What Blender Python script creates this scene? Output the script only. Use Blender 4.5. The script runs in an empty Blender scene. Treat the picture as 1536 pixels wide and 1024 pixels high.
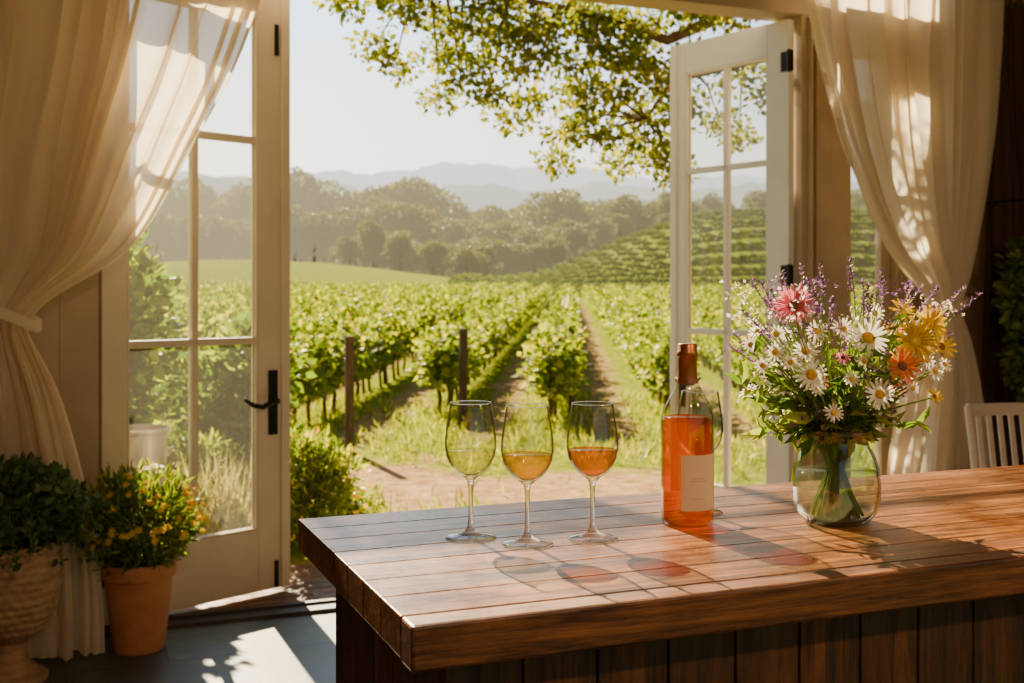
import bpy, math, random
import numpy as np
from mathutils import Vector, Matrix
random.seed(7); R=np.random.RandomState(11)
ANG=math.atan2(.372,.928); RO=Vector((-1.54,4.9,0)); CAMH=1.45
SC=bpy.context.scene.collection
def L2W(l,m,z=0):
    return Vector((RO.x+l*.9282-m*.3721, RO.y+l*.3721+m*.9282, z))
# ---------------------------------------------------------------- builder
class MB:
    def __init__(s): s.v=[];s.f=[];s.m=[]
    def add(s,vs,fs,mi=0,M=None):
        o=len(s.v)
        if M is not None: vs=[tuple(M@Vector(p)) for p in vs]
        s.v.extend([tuple(p) for p in vs]); s.f.extend([tuple(i+o for i in f) for f in fs]); s.m.extend([mi]*len(fs)); return s
    def box(s,a,b,mi=0,M=None):
        x0,y0,z0=a;x1,y1,z1=b
        return s.add([(x0,y0,z0),(x1,y0,z0),(x1,y1,z0),(x0,y1,z0),(x0,y0,z1),(x1,y0,z1),(x1,y1,z1),(x0,y1,z1)],
          [(0,3,2,1),(4,5,6,7),(0,1,5,4),(1,2,6,5),(2,3,7,6),(3,0,4,7)],mi,M)
    def lathe(s,prof,seg=48,mi=0,M=None,mod=None):
        vs=[];fs=[];n=len(prof)
        for j in range(seg):
            a=2*math.pi*j/seg
            for i,(r,z) in enumerate(prof):
                rr=r if mod is None else r*mod(a,z)
                vs.append((rr*math.cos(a),rr*math.sin(a),z))
        for j in range(seg):
            k=(j+1)%seg
            for i in range(n-1):
                fs.append((j*n+i,k*n+i,k*n+i+1,j*n+i+1))
        return s.add(vs,fs,mi,M)
    def tube(s,pts,rad,seg=6,mi=0,M=None):
        pts=[Vector(p) for p in pts];n=len(pts)
        if not hasattr(rad,'__len__'): rad=[rad]*n
        vs=[];fs=[]
        up=Vector((0,0,1))
        t0=(pts[1]-pts[0]).normalized()
        if abs(t0.z)>.9: up=Vector((1,0,0))
        for i,p in enumerate(pts):
            t=(pts[min(i+1,n-1)]-pts[max(i-1,0)])
            t=t.normalized() if t.length>0 else t0
            x=t.cross(up)
            if x.length<1e-4: x=t.cross(Vector((0,1,0)))
            x.normalize(); y=t.cross(x); up= x.cross(t)
            for k in range(seg):
                a=2*math.pi*k/seg
                vs.append(p+x*math.cos(a)*rad[i]+y*math.sin(a)*rad[i])
        for i in range(n-1):
            for k in range(seg):
                k2=(k+1)%seg
                fs.append((i*seg+k,i*seg+k2,(i+1)*seg+k2,(i+1)*seg+k))
        fs.append(tuple(range(seg))[::-1]); fs.append(tuple((n-1)*seg+k for k in range(seg)))
        return s.add(vs,fs,mi,M)
    def leaves(s,C,D,size,asp=.45,mi=0,hexa=False,jit=.35,droop=.15):
        C=np.asarray(C,float);N=len(C);D=np.asarray(D,float)
        D=D/(np.linalg.norm(D,axis=1,keepdims=True)+1e-9)
        S=R.normal(size=(N,3)); S-= (S*D).sum(1,keepdims=True)*D; S/=np.linalg.norm(S,axis=1,keepdims=True)+1e-9
        NN=np.cross(D,S)
        L=size*(1+jit*R.uniform(-1,1,(N,1))); W=L*asp
        if hexa: pr=[(0,0,0),(.3,.8,.08),(.65,.75,.05),(1,0,-droop),(.65,-.75,.05),(.3,-.8,.08)]
        else: pr=[(0,0,0),(.5,1,.1),(1,0,-droop),(.5,-1,.1)]
        V=np.stack([C+D*L*a+S*W*b*.5*1.0+NN*L*c for a,b,c in pr],1)
        k=len(pr);o=len(s.v)
        s.v.extend(map(tuple,V.reshape(-1,3).tolist()))
        s.f.extend([tuple(range(o+i*k,o+i*k+k)) for i in range(N)]); s.m.extend([mi]*N); return s
    def mesh(s,name,mats,smooth=False):
        me=bpy.data.meshes.new(name); me.from_pydata(s.v,[],s.f)
        for m in mats: me.materials.append(m)
        me.polygons.foreach_set('material_index',s.m)
        if smooth: me.polygons.foreach_set('use_smooth',[True]*len(s.f))
        me.update();return me
    def obj(s,name,mats,loc=(0,0,0),rz=0,parent=None,smooth=False,bevel=0):
        o=bpy.data.objects.new(name,s.mesh(name,mats,smooth))
        SC.objects.link(o)
        o.location=loc;o.rotation_euler=(0,0,rz)
        if parent: o.parent=parent
        if bevel:
            b=o.modifiers.new('bevel','BEVEL');b.width=bevel;b.segments=2;b.limit_method='ANGLE'
        return o
def room(mb,name,mats,**k): return mb.obj(name,mats,loc=RO,rz=ANG,**k)
def inst(me,name,loc,rz=0,sc=(1,1,1),parent=None):
    o=bpy.data.objects.new(name,me);SC.objects.link(o);o.location=loc;o.rotation_euler=(0,0,rz);o.scale=sc
    if parent:o.parent=parent
    return o
def empty(name,loc=(0,0,0),rz=0):
    o=bpy.data.objects.new(name,None);SC.objects.link(o);o.location=loc;o.rotation_euler=(0,0,rz);o.empty_display_size=.1;return o
# ---------------------------------------------------------------- materials
def nt(name):
    m=bpy.data.materials.new(name);m.use_nodes=True;t=m.node_tree;t.nodes.clear()
    out=t.nodes.new('ShaderNodeOutputMaterial');return m,t,out
def N(t,typ,**kw):
    n=t.nodes.new(typ)
    for k,v in kw.items():
        if k.startswith('_'): setattr(n,k[1:],v)
        else: n.inputs[k.replace('_',' ')].default_value=v
    return n
def rgba(c): return (c[0],c[1],c[2],1)
def ramp(t,fac,stops):
    r=t.nodes.new('ShaderNodeValToRGB');e=r.color_ramp.elements
    while len(e)<len(stops): e.new(.5)
    for i,(p,c) in enumerate(stops): e[i].position=p;e[i].color=rgba(c)
    t.links.new(fac,r.inputs[0]);return r
def mat(name,c1,c2=None,rough=.6,scale=(8,8,8),metal=0,bump=0,detail=4,spec=.5,coat=0):
    m,t,out=nt(name);p=N(t,'ShaderNodeBsdfPrincipled',Roughness=rough,Metallic=metal)
    p.inputs['Specular IOR Level'].default_value=spec;p.inputs['Coat Weight'].default_value=coat
    t.links.new(p.outputs[0],out.inputs[0])
    if c2 is None: c2=tuple(x*.85 for x in c1)
    tc=N(t,'ShaderNodeTexCoord');mp=N(t,'ShaderNodeMapping');mp.inputs['Scale'].default_value=scale
    t.links.new(tc.outputs['Object'],mp.inputs[0])
    nz=N(t,'ShaderNodeTexNoise',Scale=1.0,Detail=detail,Roughness=.6);t.links.new(mp.outputs[0],nz.inputs[0])
    r=ramp(t,nz.outputs[0],[(.32,c1),(.68,c2)]);t.links.new(r.outputs[0],p.inputs['Base Color'])
    if bump:
        b=N(t,'ShaderNodeBump',Strength=bump,Distance=.01);t.links.new(nz.outputs[0],b.inputs['Height']);t.links.new(b.outputs[0],p.inputs['Normal'])
    return m
def wood(name,cd,cm,cl,axis=0,rough=.35,bump=.15,dens=1.0,coat=0,var=.35):
    m,t,out=nt(name);p=N(t,'ShaderNodeBsdfPrincipled',Roughness=rough);p.inputs['Coat Weight'].default_value=coat;p.inputs['Coat Roughness'].default_value=.25
    t.links.new(p.outputs[0],out.inputs[0])
    tc=N(t,'ShaderNodeTexCoord');mp=N(t,'ShaderNodeMapping')
    s=[30*dens]*3;s[axis]=1.9*dens;mp.inputs['Scale'].default_value=s
    g=N(t,'ShaderNodeNewGeometry')
    off=N(t,'ShaderNodeVectorMath',_operation='SCALE');cmb=N(t,'ShaderNodeCombineXYZ')
    for k in range(3): t.links.new(g.outputs['Random Per Island'],cmb.inputs[k])
    t.links.new(cmb.outputs[0],off.inputs[0]);off.inputs['Scale'].default_value=7.
    ad=N(t,'ShaderNodeVectorMath',_operation='ADD');t.links.new(tc.outputs['Object'],ad.inputs[0]);t.links.new(off.outputs[0],ad.inputs[1])
    t.links.new(ad.outputs[0],mp.inputs[0])
    n1=N(t,'ShaderNodeTexNoise',Scale=1.,Detail=6,Roughness=.65,Distortion=1.4);t.links.new(mp.outputs[0],n1.inputs[0])
    n2=N(t,'ShaderNodeTexNoise',Scale=4.5,Detail=4,Roughness=.75);t.links.new(mp.outputs[0],n2.inputs[0])
    n3=N(t,'ShaderNodeTexNoise',Scale=5.,Detail=5,Roughness=.7);t.links.new(tc.outputs['Object'],n3.inputs[0])
    mx=N(t,'ShaderNodeMath',_operation='MULTIPLY_ADD');t.links.new(n2.outputs[0],mx.inputs[0]);mx.inputs[1].default_value=.7
    sb=N(t,'ShaderNodeMath',_operation='SUBTRACT');t.links.new(n1.outputs[0],sb.inputs[0]);sb.inputs[1].default_value=.35
    t.links.new(sb.outputs[0],mx.inputs[2])
    r=ramp(t,mx.outputs[0],[(.34,cd),(.5,cm),(.68,cl)])
    m3=N(t,'ShaderNodeMapRange');m3.inputs[1].default_value=.3;m3.inputs[2].default_value=.7;m3.inputs[3].default_value=.55;m3.inputs[4].default_value=1.3;t.links.new(n3.outputs[0],m3.inputs[0])
    hs=N(t,'ShaderNodeHueSaturation');mr=N(t,'ShaderNodeMapRange');mr.inputs[3].default_value=1-var;mr.inputs[4].default_value=1+var*.6
    t.links.new(g.outputs['Random Per Island'],mr.inputs[0])
    mm=N(t,'ShaderNodeMath',_operation='MULTIPLY');t.links.new(mr.outputs[0],mm.inputs[0]);t.links.new(m3.outputs[0],mm.inputs[1]);t.links.new(mm.outputs[0],hs.inputs['Value']);t.links.new(r.outputs[0],hs.inputs['Color'])
    t.links.new(hs.outputs[0],p.inputs['Base Color'])
    rr=N(t,'ShaderNodeMapRange');rr.inputs[1].default_value=.3;rr.inputs[2].default_value=.7;rr.inputs[3].default_value=rough*.65;rr.inputs[4].default_value=rough*1.5;t.links.new(n3.outputs[0],rr.inputs[0]);t.links.new(rr.outputs[0],p.inputs['Roughness'])
    b=N(t,'ShaderNodeBump',Strength=bump,Distance=.004);t.links.new(mx.outputs[0],b.inputs['Height']);t.links.new(b.outputs[0],p.inputs['Normal'])
    return m
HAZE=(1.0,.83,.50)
def leafmat(name,c1,c2,trans=.5,haze=None,c3=None,rough=.5,tv=1.7):
    m,t,out=nt(name);g=N(t,'ShaderNodeNewGeometry')
    st=[(0,c1),(1,c2)] if c3 is None else [(0,c1),(.6,c2),(1,c3)]
    r=ramp(t,g.outputs['Random Per Island'],st)
    d=N(t,'ShaderNodeBsdfPrincipled',Roughness=rough);tr=N(t,'ShaderNodeBsdfTranslucent')
    t.links.new(r.outputs[0],d.inputs['Base Color']);
    hs=N(t,'ShaderNodeHueSaturation',Hue=.490,Saturation=1.15,Value=tv);t.links.new(r.outputs[0],hs.inputs['Color']);t.links.new(hs.outputs[0],tr.inputs[0])
    mx=N(t,'ShaderNodeMixShader',Fac=trans);t.links.new(d.outputs[0],mx.inputs[1]);t.links.new(tr.outputs[0],mx.inputs[2])
    last=mx
    if haze: last=addhaze(t,mx,haze)
    t.links.new(last.outputs[0],out.inputs[0]);return m
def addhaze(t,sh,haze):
    # haze painted into the material as emission, depending on world position only (distance from the house, denser toward the sun side)
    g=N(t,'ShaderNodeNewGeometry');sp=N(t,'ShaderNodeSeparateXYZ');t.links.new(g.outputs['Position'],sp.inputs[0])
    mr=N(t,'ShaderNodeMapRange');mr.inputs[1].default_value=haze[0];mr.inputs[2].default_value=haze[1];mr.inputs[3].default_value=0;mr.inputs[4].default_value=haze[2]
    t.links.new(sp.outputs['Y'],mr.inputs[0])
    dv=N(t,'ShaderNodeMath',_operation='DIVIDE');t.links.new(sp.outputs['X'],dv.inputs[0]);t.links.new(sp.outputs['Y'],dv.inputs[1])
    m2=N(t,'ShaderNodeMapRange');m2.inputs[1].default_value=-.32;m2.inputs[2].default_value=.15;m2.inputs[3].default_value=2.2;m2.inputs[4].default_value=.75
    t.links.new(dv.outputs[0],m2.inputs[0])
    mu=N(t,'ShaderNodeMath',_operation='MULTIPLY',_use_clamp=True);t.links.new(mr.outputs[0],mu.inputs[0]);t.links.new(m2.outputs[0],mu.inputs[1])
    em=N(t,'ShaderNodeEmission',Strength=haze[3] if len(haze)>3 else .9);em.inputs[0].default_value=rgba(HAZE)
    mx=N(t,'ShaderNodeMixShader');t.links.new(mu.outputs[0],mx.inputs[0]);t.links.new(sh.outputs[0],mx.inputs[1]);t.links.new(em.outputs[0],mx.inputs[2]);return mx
def schlick(t,f0=.04,boost=1.0,pw=5):
    lw=N(t,'ShaderNodeLayerWeight',Blend=.5)
    p=N(t,'ShaderNodeMath',_operation='POWER');t.links.new(lw.outputs['Facing'],p.inputs[0]);p.inputs[1].default_value=pw
    m=N(t,'ShaderNodeMath',_operation='MULTIPLY_ADD',_use_clamp=True);t.links.new(p.outputs[0],m.inputs[0]);m.inputs[1].default_value=(1-f0)*boost;m.inputs[2].default_value=f0*boost
    return m.outputs[0],lw.outputs['Facing']
def clearglass(name,tint=(.97,.98,.97),boost=.6,rough=.01,edge=(.75,.8,.78),body=0,f0=.04):
    m,t,out=nt(name);tr=N(t,'ShaderNodeBsdfTransparent');gl=N(t,'ShaderNodeBsdfGlossy',Roughness=rough)
    f,fc=schlick(t,f0,boost)
    r=ramp(t,fc,[(.0,tint),(.62,tint),(.95,edge)]);t.links.new(r.outputs[0],tr.inputs[0])
    mx=N(t,'ShaderNodeMixShader');t.links.new(f,mx.inputs[0]);t.links.new(tr.outputs[0],mx.inputs[1]);t.links.new(gl.outputs[0],mx.inputs[2])
    last=mx
    if body:
        df=N(t,'ShaderNodeBsdfTranslucent');df.inputs[0].default_value=(1,.92,.78,1);m3=N(t,'ShaderNodeMixShader',Fac=body)
        t.links.new(mx.outputs[0],m3.inputs[1]);t.links.new(df.outputs[0],m3.inputs[2]);last=m3
    t.links.new(last.outputs[0],out.inputs[0]);return m
def solidglass(name,col=(1,1,1),f=.6):
    m,t,out=nt(name);a=N(t,'ShaderNodeBsdfGlass',Roughness=0,IOR=1.45);a.inputs[0].default_value=rgba(col)
    b=N(t,'ShaderNodeBsdfTransparent');mx=N(t,'ShaderNodeMixShader',Fac=f);t.links.new(b.outputs[0],mx.inputs[1]);t.links.new(a.outputs[0],mx.inputs[2]);t.links.new(mx.outputs[0],out.inputs[0]);return m
def liquid(name,col,tcol,tl=.25):
    m,t,out=nt(name);tr=N(t,'ShaderNodeBsdfTransparent');tr.inputs[0].default_value=rgba(col)
    ts=N(t,'ShaderNodeBsdfTranslucent');ts.inputs[0].default_value=rgba(tcol);gl=N(t,'ShaderNodeBsdfGlossy',Roughness=.03)
    m1=N(t,'ShaderNodeMixShader',Fac=tl);t.links.new(tr.outputs[0],m1.inputs[1]);t.links.new(ts.outputs[0],m1.inputs[2])
    f,fc=schlick(t,.03,.8);m2=N(t,'ShaderNodeMixShader');t.links.new(f,m2.inputs[0]);t.links.new(m1.outputs[0],m2.inputs[1]);t.links.new(gl.outputs[0],m2.inputs[2])
    t.links.new(m2.outputs[0],out.inputs[0]);return m
def cloth(name,c,transl=.5,transp=.15):
    m,t,out=nt(name);d=N(t,'ShaderNodeBsdfDiffuse');d.inputs[0].default_value=rgba(c);ts=N(t,'ShaderNodeBsdfTranslucent');ts.inputs[0].default_value=rgba(c)
    tc=N(t,'ShaderNodeTexCoord');mp=N(t,'ShaderNodeMapping');mp.inputs['Scale'].default_value=(260,260,30);t.links.new(tc.outputs['Object'],mp.inputs[0])
    nz=N(t,'ShaderNodeTexNoise',Scale=1,Detail=2);t.links.new(mp.outputs[0],nz.inputs[0])
    b=N(t,'ShaderNodeBump',Strength=.12,Distance=.003);t.links.new(nz.outputs[0],b.inputs['Height']);t.links.new(b.outputs[0],d.inputs['Normal'])
    m1=N(t,'ShaderNodeMixShader',Fac=transl);t.links.new(d.outputs[0],m1.inputs[1]);t.links.new(ts.outputs[0],m1.inputs[2])
    f,fc=schlick(t,.0,1,1.0)
    mr=N(t,'ShaderNodeMapRange');mr.inputs[3].default_value=transp*1.5;mr.inputs[4].default_value=0;t.links.new(fc,mr.inputs[0])
    tr=N(t,'ShaderNodeBsdfTransparent');m2=N(t,'ShaderNodeMixShader');t.links.new(mr.outputs[0],m2.inputs[0]);t.links.new(m1.outputs[0],m2.inputs[1]);t.links.new(tr.outputs[0],m2.inputs[2])
    t.links.new(m2.outputs[0],out.inputs[0]);return m
M_wall=mat('wall_plaster',(.30,.20,.11),(.25,.165,.09),.8,(3,3,3),bump=.1)
M_white=mat('door_paint',(.74,.63,.47),(.66,.56,.41),.42,(4,4,4))
M_whitecool=mat('door_paint_white',(.86,.82,.75),(.80,.76,.68),.4,(4,4,4))
M_trim=mat('trim_paint',(.48,.36,.23),(.41,.31,.20),.5,(4,4,4))
M_top=wood('counter_wood',(.045,.014,.003),(.165,.052,.009),(.34,.125,.024),0,.33,.4,1.0,coat=.15,var=.18)
M_edge=wood('counter_edge_wood',(.04,.012,.003),(.14,.043,.009),(.25,.088,.021),0,.40,.4,1.0,coat=.08,var=.1)
M_body=wood('counter_panel_wood',(.024,.009,.003),(.078,.026,.007),(.14,.050,.014),2,.5,.5,.9,var=.35)
M_deck=wood('deck_wood',(.07,.03,.015),(.16,.075,.035),(.25,.13,.07),0,.6,.3,1,var=.3)
M_black=mat('black_iron',(.012,.010,.009),(.025,.02,.017),.45,(20,20,20),metal=.6)
M_track=mat('door_track',(.03,.022,.018),(.05,.035,.028),.5,(10,10,10))
M_glass=clearglass('window_glass',(.97,.985,.97),.8,.0,(.8,.85,.82),body=.010,f0=.07)
M_added_transom=clearglass('added_transom_glass',(.98,.985,.98),.8,.0,(.8,.85,.82),f0=.06)
M_crystal=clearglass('crystal_glass',(.975,.98,.97),1.1,.0,(.14,.14,.11),f0=.07)
M_stem=solidglass('stem_glass')
M_jar=clearglass('jar_glass',(.94,.975,.955),1.1,.0,(.15,.20,.13),f0=.09)
M_curt=cloth('sheer_curtain_cloth',(.96,.84,.64),.54,.10)
M_curt2=cloth('curtain_cloth',(.96,.85,.67),.52,.04)
M_drape=mat('brown_drape_cloth',(.05,.024,.011),(.085,.042,.02),.9,(30,30,2))
M_bark=mat('bark',(.07,.045,.025),(.14,.095,.06),.9,(20,20,4),bump=.5)
M_post=mat('weathered_post',(.05,.032,.022),(.10,.07,.045),.9,(30,30,4),bump=.4)
M_terra=mat('terracotta',(.40,.15,.06),(.50,.22,.10),.8,(9,9,9),bump=.15)
M_soil=mat('soil',(.05,.03,.02),(.09,.06,.04),1,(40,40,40),bump=.6)
M_metal=mat('galvanised_metal',(.34,.32,.28),(.46,.44,.39),.4,(7,7,7),metal=.55)
m,t,out=nt('slate_floor');p=N(t,'ShaderNodeBsdfPrincipled',Roughness=.34);t.links.new(p.outputs[0],out.inputs[0])
tc=N(t,'ShaderNodeTexCoord');br=t.nodes.new('ShaderNodeTexBrick');br.offset=.5;t.links.new(tc.outputs['Object'],br.inputs['Vector'])
br.inputs['Scale'].default_value=1;br.inputs['Brick Width'].default_value=.75;br.inputs['Row Height'].default_value=.5;br.inputs['Mortar Size'].default_value=.006
br.inputs['Color1'].default_value=(1,1,1,1);br.inputs['Color2'].default_value=(.8,.8,.8,1);br.inputs['Mortar'].default_value=(.35,.33,.3,1)
nz=N(t,'ShaderNodeTexNoise',Scale=4.,Detail=9,Roughness=.68);t.links.new(tc.outputs['Object'],nz.inputs[0])
r=ramp(t,nz.outputs[0],[(.33,(.04,.056,.046)),(.5,(.085,.102,.082)),(.68,(.18,.18,.135))])
ml=N(t,'ShaderNodeMixRGB',_blend_type='MULTIPLY');ml.inputs[0].default_value=1;t.links.new(r.outputs[0],ml.inputs[1]);t.links.new(br.outputs['Color'],ml.inputs[2]);t.links.new(ml.outputs[0],p.inputs['Base Color'])
rr=N(t,'ShaderNodeMapRange');rr.inputs[3].default_value=.3;rr.inputs[4].default_value=.65;t.links.new(nz.outputs[0],rr.inputs[0]);t.links.new(rr.outputs[0],p.inputs['Roughness'])
bm=N(t,'ShaderNodeBump',Strength=.35,Distance=.006);t.links.new(nz.outputs[0],bm.inputs['Height']);t.links.new(bm.outputs[0],p.inputs['Normal']);M_floor=m
# ---------------------------------------------------------------- room shell
b=MB();b.box((-1.6,-8,-.03),(5.4,0.0,0.0));room(b,'floor',[M_floor])
b=MB();b.box((-1.6,0,-.03),(-.40,.16,4.5)).box((4.12,0,-.03),(5.55,.16,4.5));b.box((-.40,0,4.3),(4.12,.16,4.5));room(b,'wall_back',[M_wall])
b=MB();b.box((-1.75,-8,-.03),(-1.6,.16,4.5));room(b,'wall_left',[M_wall])
b=MB();b.box((5.4,-8,-.03),(5.55,0,4.5));room(b,'wall_right',[M_drape])
b=MB();b.box((-1.75,-8,4.5),(5.55,.16,4.62));room(b,'ceiling',[M_wall])
b=MB()
b.box((-.40,-.02,0),(-.245,.17,4.3)).box((3.35,-.02,0),(3.47,.17,3.12)).box((4.0,-.02,0),(4.12,.17,4.3))
b.box((-.245,-.03,2.965),(4.0,.17,3.12))
b.box((3.385,-.06,0),(3.40,.0,2.96));b.box((3.43,-.045,0),(3.445,0,2.96))
b.box((3.475,-.01,0),(3.56,.10,2.96));b.box((3.565,0.0,0),(3.65,.10,2.96));b.box((3.465,.01,0),(3.66,.09,2.96))
for l in (.75,1.78,2.81,3.4): b.box((l-.02,.02,3.12),(l+.02,.12,4.3))  # mullions of the added transom
b.box((-.56,-.025,0),(-.40,0.0,3.2)).box((4.12,-.025,0),(4.26,0,3.2))
room(b,'trim_1',[M_trim],bevel=.004)
b=MB();b.box((-.245,.06,3.12),(4.0,.064,4.3));room(b,'added_transom',[M_added_transom])  # unseen transom, added so the sun reaches the counter over the header
W=empty('window_1',RO,ANG)
b=MB();b.box((3.655,.03,0),(3.72,.09,2.96)).box((3.94,.04,0),(4.0,.09,2.96)).box((3.72,.04,0),(3.94,.09,.32)).box((3.72,.04,2.78),(3.94,.09,2.96))
for z in (1.23,2.19): b.box((3.72,.045,z-.015),(3.94,.085,z+.015))
b.obj('sash',[M_trim],parent=W,bevel=.003)
b=MB();b.box((3.72,.06,.32),(3.94,.064,2.78));b.obj('glass',[M_glass],parent=W)
b=MB();b.box((-.245,-.06,0.0),(4.0,.03,.018),0).box((-.245,.03,0),(4.0,.06,.03),0);room(b,'trim_2',[M_track])
b=MB()
b.box((-.24,.065,-.03),(3.98,.165,.0))
for i in range(7): b.box((-.9,.175+i*.105,-.03),(4.6,.175+i*.105+.098,.0))
room(b,'deck_boards',[M_deck],bevel=.003)
b=MB();b.box((-1.58,-.02,0),(-.56,0,.14));b.box((4.27,-.02,0),(5.39,0,.14));room(b,'baseboard_back',[M_trim])
b=MB();b.box((-1.6,-8,0),(-1.58,-.02,.14));room(b,'baseboard_left',[M_trim])
# ---------------------------------------------------------------- doors
def door(name,hinge,ang,w,hs,ls,face,paint,hz,bolt=False):
    D=empty(name,(hinge[0],hinge[1],0),ang);T=.023
    b=MB()
    b.box((0,-T,.025),(hs,T,2.95)).box((w-ls,-T,.025),(w,T,2.95)).box((hs,-T,.025),(w-ls,T,.32)).box((hs,-T,2.77),(w-ls,T,2.95))
    xm=(hs+w-ls)/2
    b.box((xm-.017,-T*.8,.32),(xm+.017,T*.8,2.77))
    for z in (1.225,2.18): b.box((hs,-T*.8,z-.017),(w-ls,T*.8,z+.017))
    for s in (-1,1):
        y0,y1=sorted((s*T*.45,s*T*.95))
        b.box((hs,y0,.32),(hs+.012,y1,2.77)).box((w-ls-.012,y0,.32),(w-ls,y1,2.77)).box((hs,y0,.32),(w-ls,y1,.332)).box((hs,y0,2.758),(w-ls,y1,2.77))
    b.box((w-.05,face*T,.025),(w-.0,face*(T+.012),2.95))
    b.obj('frame',[paint],parent=D,bevel=.004)
    b=MB();b.box((hs-.004,-.002,.316),(w-ls+.004,.002,2.774));b.obj('glass',[M_glass],parent=D)
    b=MB();x=w-.095;f=face
    def fb(a,c): b.box((a[0],min(a[1]*f,c[1]*f),a[2]),(c[0],max(a[1]*f,c[1]*f),c[2]))
    fb((x-.026,T,.77),(x+.026,T+.008,1.08))
    Mx=Matrix.Translation((x,f*(T+.008),.935))@Matrix.Rotation(-f*math.pi/2,4,'X')
    b.lathe([(.0001,0),(.018,0),(.018,.006),(.009,.01),(.009,.045),(.0001,.046)],16,0,Mx)
    b.tube([(x,f*(T+.05),.935),(x-.03,f*(T+.052),.934),(x-.09,f*(T+.055),.912),(x-.14,f*(T+.055),.922),(x-.19,f*(T+.05),.955)],[.015,.014,.013,.012,.007],10)
    fb((x-.01,T,.83),(x+.01,T+.016,.86))
    if bolt:
        fb((w-.085,T,.03),(w-.065,T+.012,.16));fb((w-.085,T,2.6),(w-.065,T+.012,2.75))
    for z in hz:
        b.tube([(-.008,f*(T+.006),z-.06),(-.008,f*(T+.006),z+.06)],.014,10)
        fb((-.03,T-.004,z-.055),(.055,T+.003,z+.055))
    b.obj('handle',[M_black],parent=D,bevel=.002)
    return D
door('door_1',(-1.77,4.83),math.radians(46.0),.955,.115,.175,-1,M_white,(.25,2.0,2.75),True)
door('door_2',(1.53,6.16),math.radians(127.5),.89,.15,.115,1,M_whitecool,(.3,1.55,2.72))
# ---------------------------------------------------------------- curtains
def interp(tab,z,k):
    tab=sorted(tab)
    return float(np.interp(z,[r[0] for r in tab],[r[k] for r in tab]))
def sm(tab,z,k):
    return sum(interp(tab,z+d,k) for d in (-.1,-.05,0,.05,.1))/5
def curtain(name,tab,nf,mt,zt,zb=0.012,m0=-.3,amp=.045,tie=None,seed=1,rows=140,opening_left=True):
    rs=random.Random(seed);ph=[rs.uniform(0,6.28) for _ in range(10)]
    cols=nf*14;b=MB();vs=[];fs=[]
    for i in range(rows+1):
        z=zt+(zb-zt)*i/rows
        a0=sm(tab,z,1);a1=sm(tab,z,2);w=a1-a0
        g=1.0
        if tie: g=1-.55*math.exp(-((z-tie)/.10)**2)
        for j in range(cols+1):
            t=j/cols
            tt=t+.030*math.sin(2*math.pi*2.6*t+ph[0]+z*.6)+.014*math.sin(2*math.pi*6*t+ph[1]-z*.9)
            A=amp*g*(.62+.38*math.sin(2*math.pi*2.3*t+ph[2]+z*.7))
            q=2*math.pi*nf*tt+ph[3]
            s=math.sin(q)+.28*math.sin(2*q+ph[4]+z*1.2)+.55*math.sin(q*.37+z*1.5+ph[5])+.22*math.sin(3.1*q+z*2+ph[8])*math.sin(z*1.7+ph[9])
            l=a0+w*t+ .5*(w/nf)*.55*math.cos(q)*(1 if 0<j<cols else 0)
            m=m0+A*s+.02*math.sin(z*2.2+5*t+ph[6])
            vs.append((l,m,z))
    for i in range(rows):
        for j in range(cols):
            a=i*(cols+1)+j;fs.append((a,a+1,a+cols+2,a+cols+1))
    b.add(vs,fs)
    P=empty(name,RO,ANG)
    b.obj('cloth',[mt],parent=P,smooth=True)
    r=MB();a0=sm(tab,zt,1);a1=sm(tab,zt,2)
    for k in range(nf+1):
        l=a0+(a1-a0)*k/nf
        Mx=Matrix.Translation((l,m0,3.13))@Matrix.Rotation(math.pi/2,4,'Y')
        pts=[(0.024*math.cos(q),0.024*math.sin(q),0) for q in np.linspace(0,2*math.pi,17)]
        r.tube(pts,.003,6,0,Mx)
    r.obj('rings',[M_black],parent=P,smooth=True)
    if tie:
        r=MB();a0=sm(tab,tie,1);a1=sm(tab,tie,2);c=(a0+a1)/2;hw=(a1-a0)/2+.022
        n=48
        vs=[];fs=[]
        for q in range(n):
            a=2*math.pi*q/n
            for dz in (-.024,-.018,.018,.024):
                k=1 if abs(dz)<.02 else .96
                tilt=.045*math.cos(a)*(1 if opening_left else -1)+.008*math.sin(3*a)
                vs.append((c+hw*k*math.cos(a),m0+(.095*k)*math.sin(a),tie+dz+tilt))
        for q in range(n):
            p=(q+1)%n
            for k in range(3): fs.append((q*4+k,p*4+k,p*4+k+1,q*4+k+1))
        r.add(vs,fs)
        sgn=-1 if not opening_left else 1
        r.tube([(c+sgn*hw*.9,m0+.03,tie+.02),(c+sgn*(hw+.05),m0+.15,tie+.05),(c+sgn*(hw+.06),-.0,tie+.06)],.008,8)
        r.obj('tieback',[M_curt2],parent=P,smooth=True)
    return P
tabL=[(0,-.82,-.235),(.22,-.82,-.235),(.49,-.80,-.26),(.76,-.78,-.32),(1.025,-.76,-.385),(1.22,-.74,-.47),(1.34,-.72,-.55),(1.40,-.72,-.54),(1.45,-.76,-.40),(1.56,-.84,-.18),(1.72,-.90,-.06),(1.92,-.96,.045),(2.14,-1.0,.15),(2.37,-1.02,.265),(2.69,-1.04,.375),(3.1,-1.05,.46)]
curtain('sheer_curtain',tabL,15,M_curt,3.11,tie=1.37,seed=3,amp=.054,opening_left=False)
tabR=[(0,3.66,4.40),(.5,3.72,4.36),(.9,3.80,4.32),(1.2,3.91,4.25),(1.36,4.00,4.19),(1.46,3.95,4.22),(1.65,3.70,4.30),(1.94,3.50,4.38),(2.3,3.34,4.44),(2.75,3.24,4.47),(3.1,3.19,4.49)]
curtain('sheer_curtain',tabR,12,M_curt2,3.11,tie=1.37,seed=5,amp=.056)
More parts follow.
